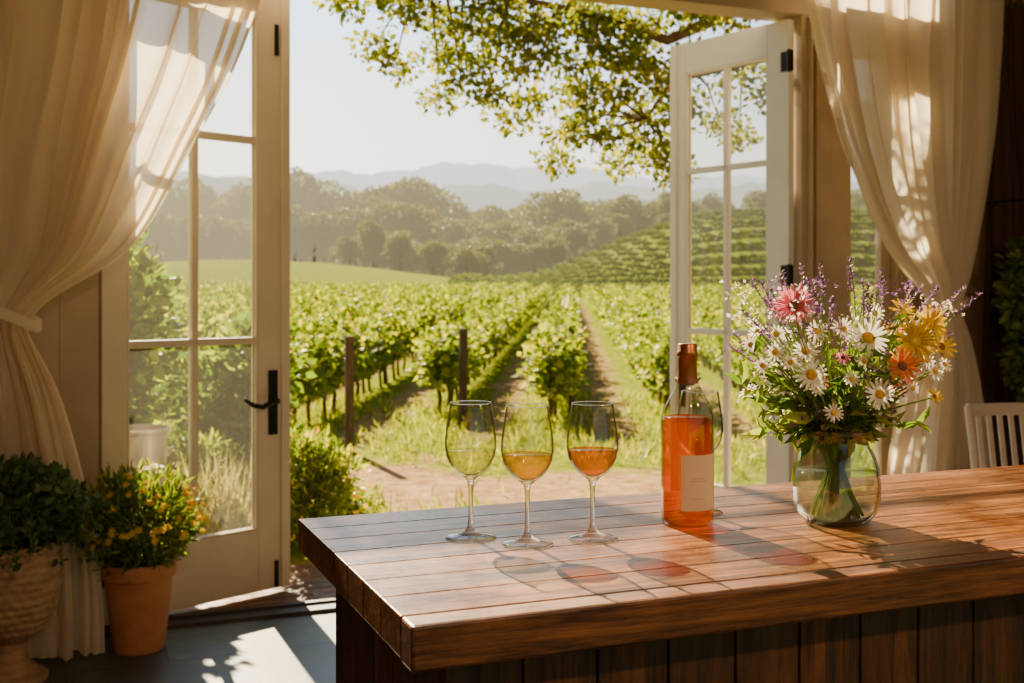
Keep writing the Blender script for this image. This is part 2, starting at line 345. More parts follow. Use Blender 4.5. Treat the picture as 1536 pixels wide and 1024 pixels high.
curtain('brown_drape',[(0,4.52,5.3),(3.2,4.52,5.3)],9,M_drape,3.11,m0=-.14,amp=.035,seed=8,rows=20)
b=MB();b.tube([(-1.45,-.3,3.155),(5.3,-.3,3.155)],.016,14)
for l in (-1.2,1.6,5.2): b.tube([(l,-.3,3.155),(l,0,3.155)],.009,8)
room(b,'curtain_rod',[M_black],smooth=True)
# ---------------------------------------------------------------- counter
CT=1.075;c0,c1=-.027,2.45;m0,m1=-3.903,-3.249;TH=.05
C=empty('bar_counter',RO,ANG)
b=MB();nP=7;pw=(m1-m0-.045)/nP
for i in range(nP):
    a=m0+.045+i*pw
    b.box((c0+.0,a+.0006,CT-TH),(c1,a+pw-.0006,CT))
b.obj('top_boards',[M_top],parent=C,bevel=.0018)
b=MB();b.box((c0,m0,CT-TH-.004),(c1,m0+.0444,CT));b.obj('front_edge',[M_edge],parent=C,bevel=.004)
b=MB();bx0,bx1,by0,by1=c0+.05,c1-.05,m0+.035,m1-.05
w=.1;x=bx0
while x<bx1-.01:
    b.box((x+.0015,by0,0),(min(x+w,bx1)-.0015,by0+.02,CT-TH-.005));b.box((x+.0015,by1-.02,0),(min(x+w,bx1)-.0015,by1,CT-TH-.005));x+=w
y=by0+.02
while y<by1-.03:
    b.box((bx0,y+.0015,0),(bx0+.02,min(y+w,by1-.02)-.0015,CT-TH-.005));b.box((bx1-.02,y+.0015,0),(bx1,min(y+w,by1-.02)-.0015,CT-TH-.005));y+=w
b.box((bx0+.015,by0+.015,0),(bx1-.015,by1-.015,CT-TH-.006))
b.obj('panels',[M_body],parent=C,bevel=.0025)
# ---------------------------------------------------------------- wine glasses
def wineglass(x,y,liq=None,lz=.13):
    G=empty('wine_glass',(x,y,CT))
    out=[(.0385,.0),(.0385,.0018),(.034,.0035),(.02,.006),(.009,.0105),(.0050,.018),(.0038,.032),(.0036,.055),(.0039,.078),(.0055,.088),(.012,.0945),(.022,.1015),(.031,.112),(.037,.125),(.0398,.14),(.0396,.152),(.0375,.170),(.0345,.188),(.0318,.207)]
    inn=[(.0308,.207),(.0335,.188),(.0365,.170),(.0386,.152),(.0388,.14),(.036,.1255),(.030,.1135),(.021,.1035),(.011,.0975),(.0001,.0955)]
    b=MB();b.lathe(out[10:]+[(.0313,.2076)]+inn,64);b.obj('bowl',[M_crystal],parent=G,smooth=True)
    b=MB();b.lathe(out[3:11]+[(.0001,.0945)],32);b.obj('stem',[M_stem],parent=G,smooth=True)
    b=MB();b.lathe([(.0001,.0)]+out[:4],64);b.obj('foot',[M_crystal],parent=G,smooth=True)
    b=MB()
    for r,z in ((.0313,.2074),(.0383,.0012)):
        b.tube([(r*math.cos(a),r*math.sin(a),z) for a in np.linspace(0,2*math.pi,65)],.0007,6)
    b.obj('rim',[M_stem],parent=G,smooth=True)
    if liq:
        zs=[p[1] for p in inn[::-1]];rs=[p[0] for p in inn[::-1]]
        pr=[(max(.0001,float(np.interp(z,zs,rs))-.0004),z+.0003) for z in np.linspace(.0955,lz,14)]
        pr.append((.0001,lz+.0003))
        b=MB();b.lathe(pr,64);b.obj('wine',[liq],parent=G,smooth=True)
LW=liquid('white_wine',(.97,.94,.62),(.6,.52,.14),.06)
LA=liquid('golden_wine',(.90,.62,.03),(.48,.29,.002),.10)
LO=liquid('amber_wine',(.84,.44,.015),(.42,.19,.001),.10)
wineglass(-.0635,1.73,LW,.134);wineglass(.023,1.684,LA,.134);wineglass(.123,1.72,LO,.136);wineglass(.322,1.93)
# ---------------------------------------------------------------- bottle
B=empty('wine_bottle',(.286,1.835,CT))
M_bg=clearglass('bottle_glass',(.96,.97,.92),1.0,.0,(.22,.23,.12),f0=.07)
LR=liquid('rose_wine',(.84,.37,.13),(.42,.105,.012),.14)
M_foil=mat('copper_foil',(.30,.105,.035),(.38,.14,.05),.36,(30,30,30),metal=.65)
M_label=mat('paper_label',(.70,.53,.37),(.66,.49,.34),.75,(30,30,30))
M_ink=mat('label_ink',(.48,.34,.22),(.48,.34,.22),.8)
b=MB();b.lathe([(.0001,.008),(.02,.003),(.034,.0),(.040,.002),(.0425,.008),(.0425,.165),(.0415,.178),(.037,.192),(.029,.207),(.0205,.222),(.0160,.236),(.0148,.25),(.0145,.285)],64);b.obj('glass',[M_bg],parent=B,smooth=True)
b=MB();b.lathe([(.0001,.012),(.02,.006),(.034,.0035),(.039,.005),(.0405,.010),(.0405,.165),(.0396,.174),(.0001,.174)],64);b.obj('wine',[LR],parent=B,smooth=True)
b=MB();b.lathe([(.0172,.229),(.0160,.236),(.0155,.25),(.0152,.272),(.0168,.273),(.0168,.281),(.0155,.282),(.0155,.2925),(.0145,.2935),(.0001,.2935)],48);b.obj('foil',[M_foil],parent=B,smooth=True)
b=MB()
def wrap(a0,a1,z0,z1,r,mi=0,n=32):
    a0,a1=math.radians(a0),math.radians(a1);vs=[];fs=[]
    for i in range(n+1):
        a=a0+(a1-a0)*i/n
        for z in (z0,z1): vs.append((r*math.cos(a),r*math.sin(a),z))
    for i in range(n): fs.append((2*i,2*i+2,2*i+3,2*i+1))
    b.add(vs,fs,mi)
wrap(-112,-8,.028,.117,.0428)
for z,h,e in ((.079,.0011,14),(.075,.0011,20),(.047,.0008,16)): wrap(-74-e,-74+e,z,z+h,.0430,1,12)
b.obj('label',[M_label,M_ink],parent=B,smooth=True)
# ---------------------------------------------------------------- vase + bouquet
VX,VY=.531,1.845
V=empty('flower_vase',(VX,VY,CT))
op=[(.0001,.0),(.040,.0),(.052,.004),(.0635,.018),(.070,.040),(.071,.065),(.0685,.090),(.061,.113),(.0525,.127),(.0505,.135),(.053,.142),(.0575,.147),(.0585,.152),(.056,.156)]
ip=[(.054,.154),(.051,.146),(.048,.135),(.050,.127),(.0585,.112),(.066,.089),(.0685,.065),(.0675,.041),(.061,.020),(.050,.008),(.0001,.006)]
b=MB();b.lathe(op+ip,72);b.obj('jar',[M_jar],parent=V,smooth=True)
b=MB();b.tube([(.0585*math.cos(a),.0585*math.sin(a),.150) for a in np.linspace(0,2*math.pi,65)],.0022,8);b.obj('rim',[M_stem],parent=V,smooth=True)
M_water=liquid('vase_water',(.96,.97,.86),(.6,.6,.4),.04)
b=MB();b.lathe([(.0001,.0065),(.0495,.0085),(.0605,.0205),(.067,.041),(.068,.065),(.0655,.085),(.0001,.085)],64);b.obj('water',[M_water],parent=V,smooth=True)
M_fst=leafmat('flower_stem',(.12,.20,.02),(.26,.34,.05),.4)
M_fl=leafmat('bouquet_leaf',(.05,.11,.012),(.15,.22,.03),.5,c3=(.28,.33,.06))
M_pw=leafmat('white_petal',(.88,.81,.68),(.92,.86,.74),.4,tv=1.0)
M_py=leafmat('yellow_petal',(.72,.46,.001),(.78,.54,.003),.25,tv=.9)
M_po=leafmat('orange_petal',(.75,.25,.07),(.76,.33,.13),.35,tv=1.0)
M_pp=leafmat('pink_petal',(.70,.20,.26),(.76,.32,.35),.4,tv=1.0)
M_dc=mat('daisy_centre',(.65,.38,.02),(.5,.26,.01),.8,(300,300,300),bump=.5)
M_kc=mat('dark_centre',(.10,.03,.01),(.2,.07,.02),.9,(300,300,300),bump=.5)
M_lav=leafmat('lavender_bud',(.15,.065,.19),(.26,.13,.30),.3,c3=(.36,.19,.28),tv=1.1)
M_cream=leafmat('cream_bud',(.72,.60,.38),(.82,.74,.55),.4,tv=1.0)
bq=MB()
def nframe(n):
    n=Vector(n).normalized();q=n.to_track_quat('Z','Y');return q.to_matrix().to_4x4()
def flower(mb,p,n,r,pet,cen,np_=15,rc=.28,wid=.9,cup=.12,layers=1):
    Mx=Matrix.Translation(p)@nframe(n)@Matrix.Rotation(random.uniform(0,6),4,'Z')
    for L in range(layers):
        rr=r*(1-.22*L)
        for k in range(np_):
            a=2*math.pi*(k+.5*L)/np_+random.uniform(-.08,.08);w=wid*math.pi*rr/np_*1.1;ln=rr*random.uniform(.88,1.05);cz=cup*r*random.uniform(.2,1.7)+L*.1*r
            ca,sa=math.cos(a),math.sin(a)
            def P(d,s,z): return (d*ca-s*sa,d*sa+s*ca,z)
            r0=r*rc*.7
            vs=[P(r0,-w*.35,0),P(r0,w*.35,0),P(r0+(ln-r0)*.5,-w*.5,cz*.7),P(r0+(ln-r0)*.5,0,cz*.5),P(r0+(ln-r0)*.5,w*.5,cz*.7),P(ln*.93,-w*.36,cz),P(ln,0,cz*.85),P(ln*.93,w*.36,cz)]
            mb.add(vs,[(0,3,2),(0,1,3),(1,4,3),(2,3,6,5),(3,4,7,6)],pet,Mx)
    rc_=r*rc
    mb.lathe([(.0001,rc_*.55),(rc_*.5,rc_*.48),(rc_*.85,rc_*.25),(rc_,-.02*rc_),(rc_*.6,-rc_*.3),(.0001,-rc_*.35)],14,cen,Mx)
def stem(mb,p,r=.0013,mi=0):
    p=Vector(p);a=math.atan2(p.y,p.x)+random.uniform(-.5,.5)
    ab=a+math.pi+random.uniform(-.5,.5);rb=random.uniform(.015,.045)
    base=Vector((rb*math.cos(ab),rb*math.sin(ab),.012));rn=random.uniform(.005,.038)
    neck=Vector((rn*math.cos(a),rn*math.sin(a),.145))
    pts=[]
    for i in range(13):
        t=i/12
        if t<.45:
            u=t/.45;q=base.lerp(neck,u);
        else:
            u=(t-.45)/.55;mid=neck+(neck-base)*.45*(p.z-.145)/.14
            q=neck*(1-u)**2+mid*2*u*(1-u)+p*u*u
        pts.append(q)
    for q in pts:
        if q.z<.15:
            lim=.045 if q.z>.11 else .056
            d=math.hypot(q.x,q.y)
            if d>lim: q.x*=lim/d;q.y*=lim/d
    mb.tube(pts,r,5,mi)
    return pts
K=.001093
def hd(u,v,dy): return Vector(((u-1254)*K,dy,(783-v)*K))
MATS=[M_fst,M_fl,M_pw,M_py,M_po,M_pp,M_dc,M_kc,M_lav,M_cream]
heads=[(1193,555,-.10,27,2,6,17,1),(1189,522,-.08,21,2,6,16,1),(1268,502,-.12,32,2,6,18,1),(1243,490,-.08,19,2,6,15,1),(1284,581,-.12,23,2,6,16,1),(1150,525,-.06,17,2,6,14,1),
 (1222,608,-.11,15,2,6,14,1),(1386,553,-.05,17,2,6,14,1),(1120,515,-.03,14,2,6,12,1),(1134,545,-.05,14,2,6,12,1),(1160,500,-.02,16,2,6,14,1),
 (1340,508,-.10,34,3,3,17,2),(1371,483,-.07,28,3,3,15,2),(1348,466,-.02,22,3,3,15,1),(1395,517,-.05,24,3,7,14,1),(1312,541,-.13,29,4,7,18,2),(1177,458,-.06,33,5,7,18,2),(1245,560,-.12,13,2,6,12,1),(1300,500,-.02,18,2,6,14,1),(1215,495,-.04,18,2,6,14,1),(1385,590,-.05,14,3,7,12,1),(1330,470,.06,18,2,6,14,1),(1172,540,-.06,14,2,6,12,1),(1205,575,-.09,13,2,6,12,1),(1262,535,-.12,13,9,6,10,1),(1360,535,-.09,15,2,6,14,1),(1410,545,-.02,14,2,6,12,1),(1340,575,-.09,13,2,6,12,1),(1235,530,-.11,12,5,7,12,1),(1290,525,-.11,12,8,7,12,1)]
for (u,v,dy,r,pm,cm_,n_,ly) in heads:
    p=hd(u,v,dy);nn=Vector((p.x*2.2+random.uniform(-.1,.1),-.75+dy,.35+random.uniform(-.15,.2)))
    stem(bq,p-nn.normalized()*.004,.0015);flower(bq,p,nn,r*K,pm,cm_,n_,.3 if pm==2 else .26,layers=ly,cup=.1 if pm==2 else .2)
for _ in range(9):
    a=random.uniform(.3,2.8);p=Vector((.15*math.cos(a),.05+.09*math.sin(a),random.uniform(.2,.33)));nn=Vector((p.x*2,p.y*3,.4))
    pm,cm_=random.choice([(2,6),(2,6),(3,3),(4,7)]);stem(bq,p);flower(bq,p,nn,.02,pm,cm_,14)
lav=[(1165,412,-.02),(1148,422,.03),(1200,396,.0),(1240,394,.04),(1272,386,0),(1290,398,.05),(1322,402,-.01),(1385,426,0),(1415,430,.02),(1447,432,0),(1465,440,-.02),(1130,420,.02),(1225,424,.06),(1430,470,.02),(1118,466,.03),(1340,420,.05),(1300,436,-.03),(1400,456,-.03),(1103,500,.02),(1255,414,.08),(1140,445,-.03),(1210,420,-.04),(1310,425,.02),(1360,430,-.03),(1375,445,.03),(1440,455,.05),(1095,520,0),(1420,500,-.03),(1185,404,.05),(1280,420,-.05),(1232,445,-.06)]
for (u,v,dy) in lav:
    p=hd(u,v,dy);pts=stem(bq,p,.0009)
    d=(pts[-1]-pts[-3]).normalized()
    cs=[];ds=[]
    for k in range(30):
        t=k/30;q=p-d*(.055*(1-t));a=k*2.4;o=Vector((math.cos(a),math.sin(a),.9))
        cs.append(q);ds.append(o)
    bq.leaves(cs,ds,.0070,.62,8,jit=.5)
for _ in range(105):
    a=random.uniform(0,6.28);rr=random.uniform(.3,1)**.6;z=random.uniform(.17,.385)
    sp=.06+.14*min(1,(z-.13)/.2)
    p=Vector((sp*rr*math.cos(a),sp*.75*rr*math.sin(a),z))
    pts=stem(bq,p,.0007)
    mi=random.choice([8,8,8,9,2]);n_=14
    cs=[p+Vector(R.normal(size=3)*.009) for _ in range(n_)];bq.leaves(cs,R.normal(size=(n_,3))+[0,0,.5],.0075,.8,mi)
for k in range(46):
    a=random.uniform(0,6.28);z=random.uniform(.15,.32);sp=random.uniform(.07,.17)
    if z<.2: sp*=.8
    p=Vector((sp*math.cos(a),sp*.75*math.sin(a),z));pts=stem(bq,p,.001)
    cs=[];ds=[]
    for q in pts[6:]:
        for _ in range(3):
            cs.append(q);ds.append(Vector(R.normal(size=3))*.7+Vector((p.x,p.y,.02))*5)
    bq.leaves(cs,ds,.034,.34,1,hexa=True,jit=.5,droop=.3)
for k in range(5):
    p=hd(1150+k*14,590+random.uniform(-12,18),-.06+random.uniform(-.02,.02))
    bq.leaves([p+Vector((.03,.02,-.02))]*2,[Vector((-1,-.3,.2+random.uniform(-.4,.4)))]*2,.05,.5,1,hexa=True)
for k in range(30):
    a=random.uniform(0,6.28);stem(bq,Vector((.05*math.cos(a),.05*math.sin(a),.19)),.0018)
bq.obj('bouquet',MATS,parent=V)
# ---------------------------------------------------------------- potted plants (interior)
def ballpts(n,c,r,shell=.5):
    d=R.normal(size=(n,3));d/=np.linalg.norm(d,axis=1,keepdims=True)
    k=R.uniform(shell,1,(n,1))**.7
    return np.array(c)+d*k*np.array(r),d
M_pl=leafmat('flowering_plant_leaf',(.045,.085,.008),(.13,.18,.015),.45,c3=(.26,.29,.03))
M_tl=leafmat('trailing_plant_leaf',(.035,.068,.018),(.08,.13,.035),.35,c3=(.18,.23,.08))
M_iv=leafmat('ivy_leaf',(.05,.09,.02),(.12,.18,.04),.3,c3=(.28,.34,.10))
M_yf=leafmat('yellow_blossom',(.92,.55,.003),(.95,.66,.008),.3,tv=1.0)
P=empty('potted_flowering_plant',(-1.525,4.60,0))
b=MB();b.lathe([(.0001,0),(.098,0),(.102,.01),(.135,.29),(.137,.30),(.150,.302),(.152,.355),(.146,.362),(.136,.36),(.128,.33),(.0001,.33)],48);b.obj('pot',[M_terra],parent=P)
b=MB();b.lathe([(.0001,.334),(.128,.333)],24,0)
b.obj('soil',[M_soil],parent=P)
b=MB()
for _ in range(90):
    a=random.uniform(0,6.28);rr=random.uniform(.05,.24);z=random.uniform(.42,.72)-rr*.5
    b.tube([(.03*math.cos(a),.03*math.sin(a),.33),(rr*.5*math.cos(a),rr*.5*math.sin(a),.33+(z-.33)*.6),(rr*math.cos(a),rr*math.sin(a),z)],.002,4,0)
cs,ds=ballpts(2000,(0,0,.49),(.21,.21,.17),.35);b.leaves(cs,ds+R.normal(size=ds.shape)*.6+[0,0,.5],.04,.35,1,hexa=True)
cs,ds=ballpts(700,(-.0,0,.53),(.24,.24,.20),.5);b.leaves(cs,ds+R.normal(size=ds.shape)*.4+[0,0,.8],.055,.28,1,hexa=True)
for _ in range(110):
    d=Vector(R.normal(size=3));d.z=abs(d.z)*.8-.1;d.y-=.4;d.normalize();p=Vector((0,0,.50))+Vector((d.x*.27,d.y*.27,d.z*.25));b.tube([(p.x*.6,p.y*.6,.5+(p.z-.5)*.6),p],.0015,4,0);flower(b,p,d+Vector((0,-.5,.5)),.016,2,2,7,.35)
b.obj('foliage',[M_fst,M_pl,M_yf],parent=P)
P=empty('potted_trailing_plant',(-1.875,4.22,0))
M_urn=mat('woven_urn',(.30,.17,.085),(.48,.31,.17),.85,(14,14,50),bump=.4)
b=MB()
pr=[(.0001,0),(.125,0),(.128,.02),(.10,.035),(.065,.07),(.05,.11),(.06,.15),(.11,.19),(.15,.25),(.172,.33),(.177,.40),(.172,.46),(.165,.49),(.182,.495),(.184,.52),(.172,.525),(.16,.51),(.15,.48),(.0001,.48)]
fine=[]
for i in range(len(pr)-1):
    nn_=max(1,int((abs(pr[i+1][1]-pr[i][1])+abs(pr[i+1][0]-pr[i][0]))/.006)) if .15<=pr[i][1]<.49 and i<12 else 4
    for k in range(nn_): fine.append(tuple(pr[i][q]+(pr[i+1][q]-pr[i][q])*k/nn_ for q in (0,1)))
fine.append(pr[-1])
def weave(a,z):
    if z<.16 or z>.49: return 1+ (.03*math.sin(a*40+z*200) if z>.49 else 0)
    row=int(z/.030);return 1+.045*abs(math.sin(math.pi*z/.030))*(.25+.75*abs(math.sin(a*13+(math.pi/2 if row%2 else 0))))
b.lathe(fine,200,0,mod=weave)
b.obj('urn',[M_urn],parent=P,smooth=True)
b=MB();cs,ds=ballpts(2600,(.0,0,.64),(.26,.26,.18),.2);b.leaves(cs,ds+R.normal(size=ds.shape)*.7+[0,0,.4],.036,.7,1,hexa=True)
for _ in range(38):
    a=random.uniform(-2.6,1.2);r1=random.uniform(.2,.33);zd=random.uniform(.38,.62)
    pts=[Vector((.05*math.cos(a),.05*math.sin(a),.5)),Vector((r1*.6*math.cos(a),r1*.6*math.sin(a),.7)),Vector((r1*math.cos(a),r1*math.sin(a),(.68+zd)/2)),Vector((r1*1.08*math.cos(a),r1*1.08*math.sin(a),zd))]
    b.tube(pts,.002,4,0)
    for i in range(3):
        cs=[pts[i].lerp(pts[i+1],k/10)+Vector(R.normal(size=3)*.008) for k in range(10)];b.leaves(cs,R.normal(size=(10,3)),.032,.75,1,hexa=True)
b.obj('foliage',[M_fst,M_tl],parent=P)
pl=L2W(4.56,-.50,0);P=empty('hanging_ivy_basket',pl,ANG)
b=MB();b.lathe([(.0001,1.12),(.07,1.13),(.12,1.2),(.14,1.30),(.13,1.30),(.0001,1.28)],24,2)
for a in (0,2.1,4.2): b.tube([(.135*math.cos(a),.135*math.sin(a),1.3),(0,0,1.95)],.003,4,2)
b.tube([(0,0,1.95),(0,.10,1.97),(0,.50,1.97)],.006,6,2)
cs,ds=ballpts(1500,(0,0,1.48),(.23,.17,.3),.2);b.leaves(cs,ds+R.normal(size=ds.shape)*.7,.06,.75,1,hexa=True)
cs,ds=ballpts(400,(-.05,0,1.12),(.17,.13,.32),.2);b.leaves(cs,ds+R.normal(size=ds.shape)*.7-[0,0,.5],.055,.75,1,hexa=True)
b.obj('foliage',[M_fst,M_iv,M_black],parent=P)
# ---------------------------------------------------------------- chair
M_cw=mat('chair_paint',(.70,.58,.44),(.62,.50,.37),.5,(8,8,30))
CH=empty('slatted_chair',(2.30,4.75,0),math.radians(6));CH.scale=(1,1,.965)
b=MB()
for sx in (-.23,.23):
    b.tube([(sx,.20,0),(sx,.20,.45),(sx*1.03,.24,.75),(sx*1.05,.29,.985)],[.018,.021,.019,.017],8)
    b.tube([(sx,-.2,0),(sx,-.2,.44)],[.016,.021],8)
    b.tube([(sx,-.2,.2),(sx,.2,.2)],.011,6)
b.tube([(-.23,-.2,.25),(.23,-.2,.25)],.011,6);b.tube([(-.23,.2,.25),(.23,.2,.25)],.011,6)
b.box((-.25,-.24,.44),(.25,.22,.47))
def rail(z,y,h):
    n=12;vs=[];fs=[]
    for i in range(n+1):
        x=-.245+.49*i/n;c=.03*(1-(x/.245)**2)
        for dy,dz in ((-.011,-h),(.011,-h),(.011,h),(-.011,h)): vs.append((x,y+c+dy,z+dz))
    for i in range(n):
        for k in range(4): fs.append((i*4+k,i*4+(k+1)%4,(i+1)*4+(k+1)%4,(i+1)*4+k))
    fs.append((0,1,2,3));fs.append((n*4+3,n*4+2,n*4+1,n*4));b.add(vs,fs)
rail(.965,.285,.028);rail(.58,.215,.02)
for i in range(8):
    x=-.19+.38*i/7;c=.03*(1-(x/.245)**2)
    b.add([(x-.012,.215+c-.006,.58),(x+.012,.215+c-.006,.58),(x+.012,.215+c+.006,.58),(x-.012,.215+c+.006,.58),(x-.012,.285+c-.006,.95),(x+.012,.285+c-.006,.95),(x+.012,.285+c+.006,.95),(x-.012,.285+c+.006,.95)],
      [(0,3,2,1),(4,5,6,7),(0,1,5,4),(1,2,6,5),(2,3,7,6),(3,0,4,7)])
b.obj('chair_frame',[M_cw],parent=CH,bevel=.003)
# ================================================================ OUTSIDE
def ss(a,b_,x):
    t=np.clip((x-a)/(b_-a),0,1);return t*t*(3-2*t)
def hgt(x,y):
    x=np.asarray(x,float);y=np.asarray(y,float)
    z=.0165*np.clip(y-13,0,58)+.020*np.clip(y-71,0,80)
    z=z+3.0*np.exp(-((x+26)/22)**2)*ss(66,105,y)
    z=z+8.4*ss(-3,26,x)*ss(80,128,y)
    z=z-.04
    return z
xs=np.concatenate([np.linspace(-260,-40,30),np.linspace(-38,38,77),np.linspace(40,260,30)])
ys=np.concatenate([np.linspace(-14,20,18),np.linspace(21,150,100),np.linspace(160,460,16)])
X,Y=np.meshgrid(xs,ys);Z=hgt(X,Y)
b=MB();nx=len(xs)
b.v=[tuple(p) for p in np.stack([X,Y,Z],-1).reshape(-1,3).tolist()]
b.f=[(i*nx+j,i*nx+j+1,(i+1)*nx+j+1,(i+1)*nx+j) for i in range(len(ys)-1) for j in range(nx-1)];b.m=[0]*len(b.f)
m,t,out=nt('vineyard_ground');p=N(t,'ShaderNodeBsdfDiffuse');g=N(t,'ShaderNodeNewGeometry')
n1=N(t,'ShaderNodeTexNoise',Scale=.9,Detail=8,Roughness=.65);n2=N(t,'ShaderNodeTexNoise',Scale=9.,Detail=6,Roughness=.7)
t.links.new(g.outputs['Position'],n1.inputs[0]);t.links.new(g.outputs['Position'],n2.inputs[0])
gr=ramp(t,n2.outputs[0],[(.3,(.07,.10,.008)),(.55,(.17,.20,.015)),(.75,(.32,.29,.045))])
er=ramp(t,n2.outputs[0],[(.3,(.15,.085,.04)),(.55,(.32,.20,.105)),(.75,(.48,.33,.19))])
sp=N(t,'ShaderNodeSeparateXYZ');t.links.new(g.outputs['Position'],sp.inputs[0])
def mathn(op,a,b2,clamp=False):
    n=N(t,'ShaderNodeMath',_operation=op,_use_clamp=clamp)
    for i,q in enumerate((a,b2)):
        if isinstance(q,(int,float)): n.inputs[i].default_value=q
        else: t.links.new(q,n.inputs[i])
    return n.outputs[0]
yc=mathn('SUBTRACT',sp.outputs['Y'],8.4);yc=mathn('ADD',yc,mathn('MULTIPLY',sp.outputs['X'],.35));ya=mathn('ABSOLUTE',yc,0)
lane=mathn('SUBTRACT',1.5,ya);lane=mathn('ADD',lane,mathn('MULTIPLY',mathn('SUBTRACT',n1.outputs[0],.5),4.5));lane=mathn('MULTIPLY',lane,1.5,True)
SPC=1.35
ph=mathn('SUBTRACT',sp.outputs['X'],mathn('MULTIPLY',mathn('SUBTRACT',sp.outputs['Y'],12.),.0515));ph=mathn('SUBTRACT',ph,.42-SPC/2)
cs_=mathn('COSINE',mathn('MULTIPLY',ph,2*math.pi/SPC),0)
mid=mathn('ADD',cs_,mathn('MULTIPLY',mathn('SUBTRACT',n1.outputs[0],.42),3.2));mid=mathn('MULTIPLY',mid,.9,True)
mid=mathn('MULTIPLY',mid,mathn('MULTIPLY',mathn('SUBTRACT',80.,sp.outputs['Y']),.05,True))
mid=mathn('MULTIPLY',mid,mathn('MULTIPLY',mathn('SUBTRACT',sp.outputs['Y'],10.),.4,True))
f=mathn('MAXIMUM',lane,mathn('MULTIPLY',mid,.85))
mx=N(t,'ShaderNodeMixRGB');t.links.new(f,mx.inputs[0]);t.links.new(gr.outputs[0],mx.inputs[1]);t.links.new(er.outputs[0],mx.inputs[2]);t.links.new(mx.outputs[0],p.inputs[0])
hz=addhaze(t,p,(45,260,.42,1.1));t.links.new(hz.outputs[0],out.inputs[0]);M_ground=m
b.obj('ground',[M_ground],smooth=True)
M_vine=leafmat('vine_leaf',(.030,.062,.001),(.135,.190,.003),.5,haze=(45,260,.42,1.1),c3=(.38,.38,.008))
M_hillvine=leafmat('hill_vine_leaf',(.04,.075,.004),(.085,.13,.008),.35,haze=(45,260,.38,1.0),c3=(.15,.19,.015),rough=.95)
def vineseg(nl,ls,seed,mt=None):
    b=MB()
    for yy in (-.62,.0,.62):
        x0=random.uniform(-.04,.04)
        b.tube([(x0,yy,-.1),(x0+.02,yy+.03,.2),(x0-.02,yy-.02,.42),(x0,yy+.02,.6)],[.03,.024,.022,.018],6,0)
        b.tube([(x0,yy,.55),(x0,yy+.3,.6)],.012,5,0);b.tube([(x0,yy,.55),(x0,yy-.3,.6)],.012,5,0)
    b.tube([(0,-.95,.58),(0,.95,.58)],.004,4,0)
    n=nl;y=R.uniform(-1,1,n);lump=1+.22*np.sin(y*5+seed)+.14*np.sin(y*11+seed*2)
    z=.32+.62*R.beta(1.7,1.4,n)*np.clip(lump,.7,1.2);x=R.normal(size=n)*.118*(1-.35*np.abs(z-.6))*np.clip(lump,.8,1.2)
    C_=np.stack([x,y,z],1);D_=np.stack([x*3,R.normal(size=n)*.5,R.normal(size=n)*.6-.1],1)
    b.leaves(C_,D_,ls,1.05,1)
    for _ in range(10):
        yy=random.uniform(-.95,.95);xx=random.uniform(-.10,.10);tip=Vector((xx+random.uniform(-.12,.12),yy+random.uniform(-.15,.15),random.uniform(.90,1.10)))
        st_=Vector((xx,yy,.7));k=max(5,nl//170);b.leaves([st_.lerp(tip,q/k)+Vector(R.normal(size=3)*.015) for q in range(k)],R.normal(size=(k,3)),ls*.8,1.0,1)
    return b.mesh('vine_segment',[M_bark,mt or M_vine])
near=[vineseg(1600,.080,s) for s in range(4)];far=[vineseg(620,.110,s+9) for s in range(3)];hillm=[vineseg(420,.16,s+20,M_hillvine) for s in range(2)]
VR=empty('vineyard_rows')
sl=.0515;PB=MB()
for k in range(-28,25):
    X0=.42+SPC*k
    ystart={0:12.3,-1:13.2,-2:11.6,-3:11.2,1:12.9}.get(k,11.6+random.uniform(-.4,.6)+ (0.12*abs(k)))
    y=ystart+1.0
    while y<74:
        x=X0+sl*(y-12)
        if abs(x)/y<.62 or y<14:
            me=random.choice(near) if y<26 else random.choice(far)
            sc=random.uniform(.92,1.05)
            inst(me,'vine',(x,y,float(hgt(x,y))),-math.atan(sl)+(math.pi if random.random()<.5 else 0),(sc*random.uniform(.9,1.1),1,sc*(1.0 if k>-2 else 1.12)),VR)
        y+=1.95
    xp=X0+sl*(ystart-12);
    if -8<k<8 and k not in (-2,-1,0): PB.tube([(xp,ystart-.15,-.1),(xp,ystart-.15,1.0)],.035,8,0)
    for yy in (ystart+6,ystart+12):
        PB.tube([(X0+sl*(yy-12),yy,-.1),(X0+sl*(yy-12),yy,1.1)],.03,6,0)
for x,y,r in ((-1.53,10.6,.045),(-.56,12.9,.05),(.72,13.6,.04)): PB.tube([(x,y,-.1),(x,y,1.05)],r,8,0)
PB.obj('posts',[M_post],parent=VR)
HV=empty('hillside_vineyard_rows')
for i in range(16):
    y0=80+i*5.0
    for j in range(36):
        x=-4+j*1.95
        y=y0-.25*(x)+.006*(x-20)**2
        if 76<y<140: inst(random.choice(hillm),'vine',(x,y,float(hgt(x,y))-.12),math.radians(-104),(2.2,1.08,.72),HV)
M_grass=leafmat('grass_blade',(.07,.11,.004),(.18,.22,.012),.5,c3=(.34,.32,.045))
b=MB()
n=26000;gx=R.uniform(-7,7,n);gy=R.uniform(6.6,16,n)
lane_=np.abs(gy-8.4+.35*gx)<1.3+.45*np.sin(gx*3)+.3*np.sin(gx*7.3)
rowd=np.abs(((gx-sl*(gy-12)-.42+SPC/2)%SPC)-SPC/2)
keep=(~lane_|(R.uniform(size=n)<.03))&(((gy-4.9)-.4*(gx+1.54))>1.2)&((gy<11)|(rowd<.45)|(R.uniform(size=n)<.2))
gx=gx[keep];gy=gy[keep];n=len(gx)
C_=np.stack([gx,gy,np.full(n,-.05)],1);D_=np.stack([R.normal(size=n)*.35,R.normal(size=n)*.35,np.ones(n)],1)
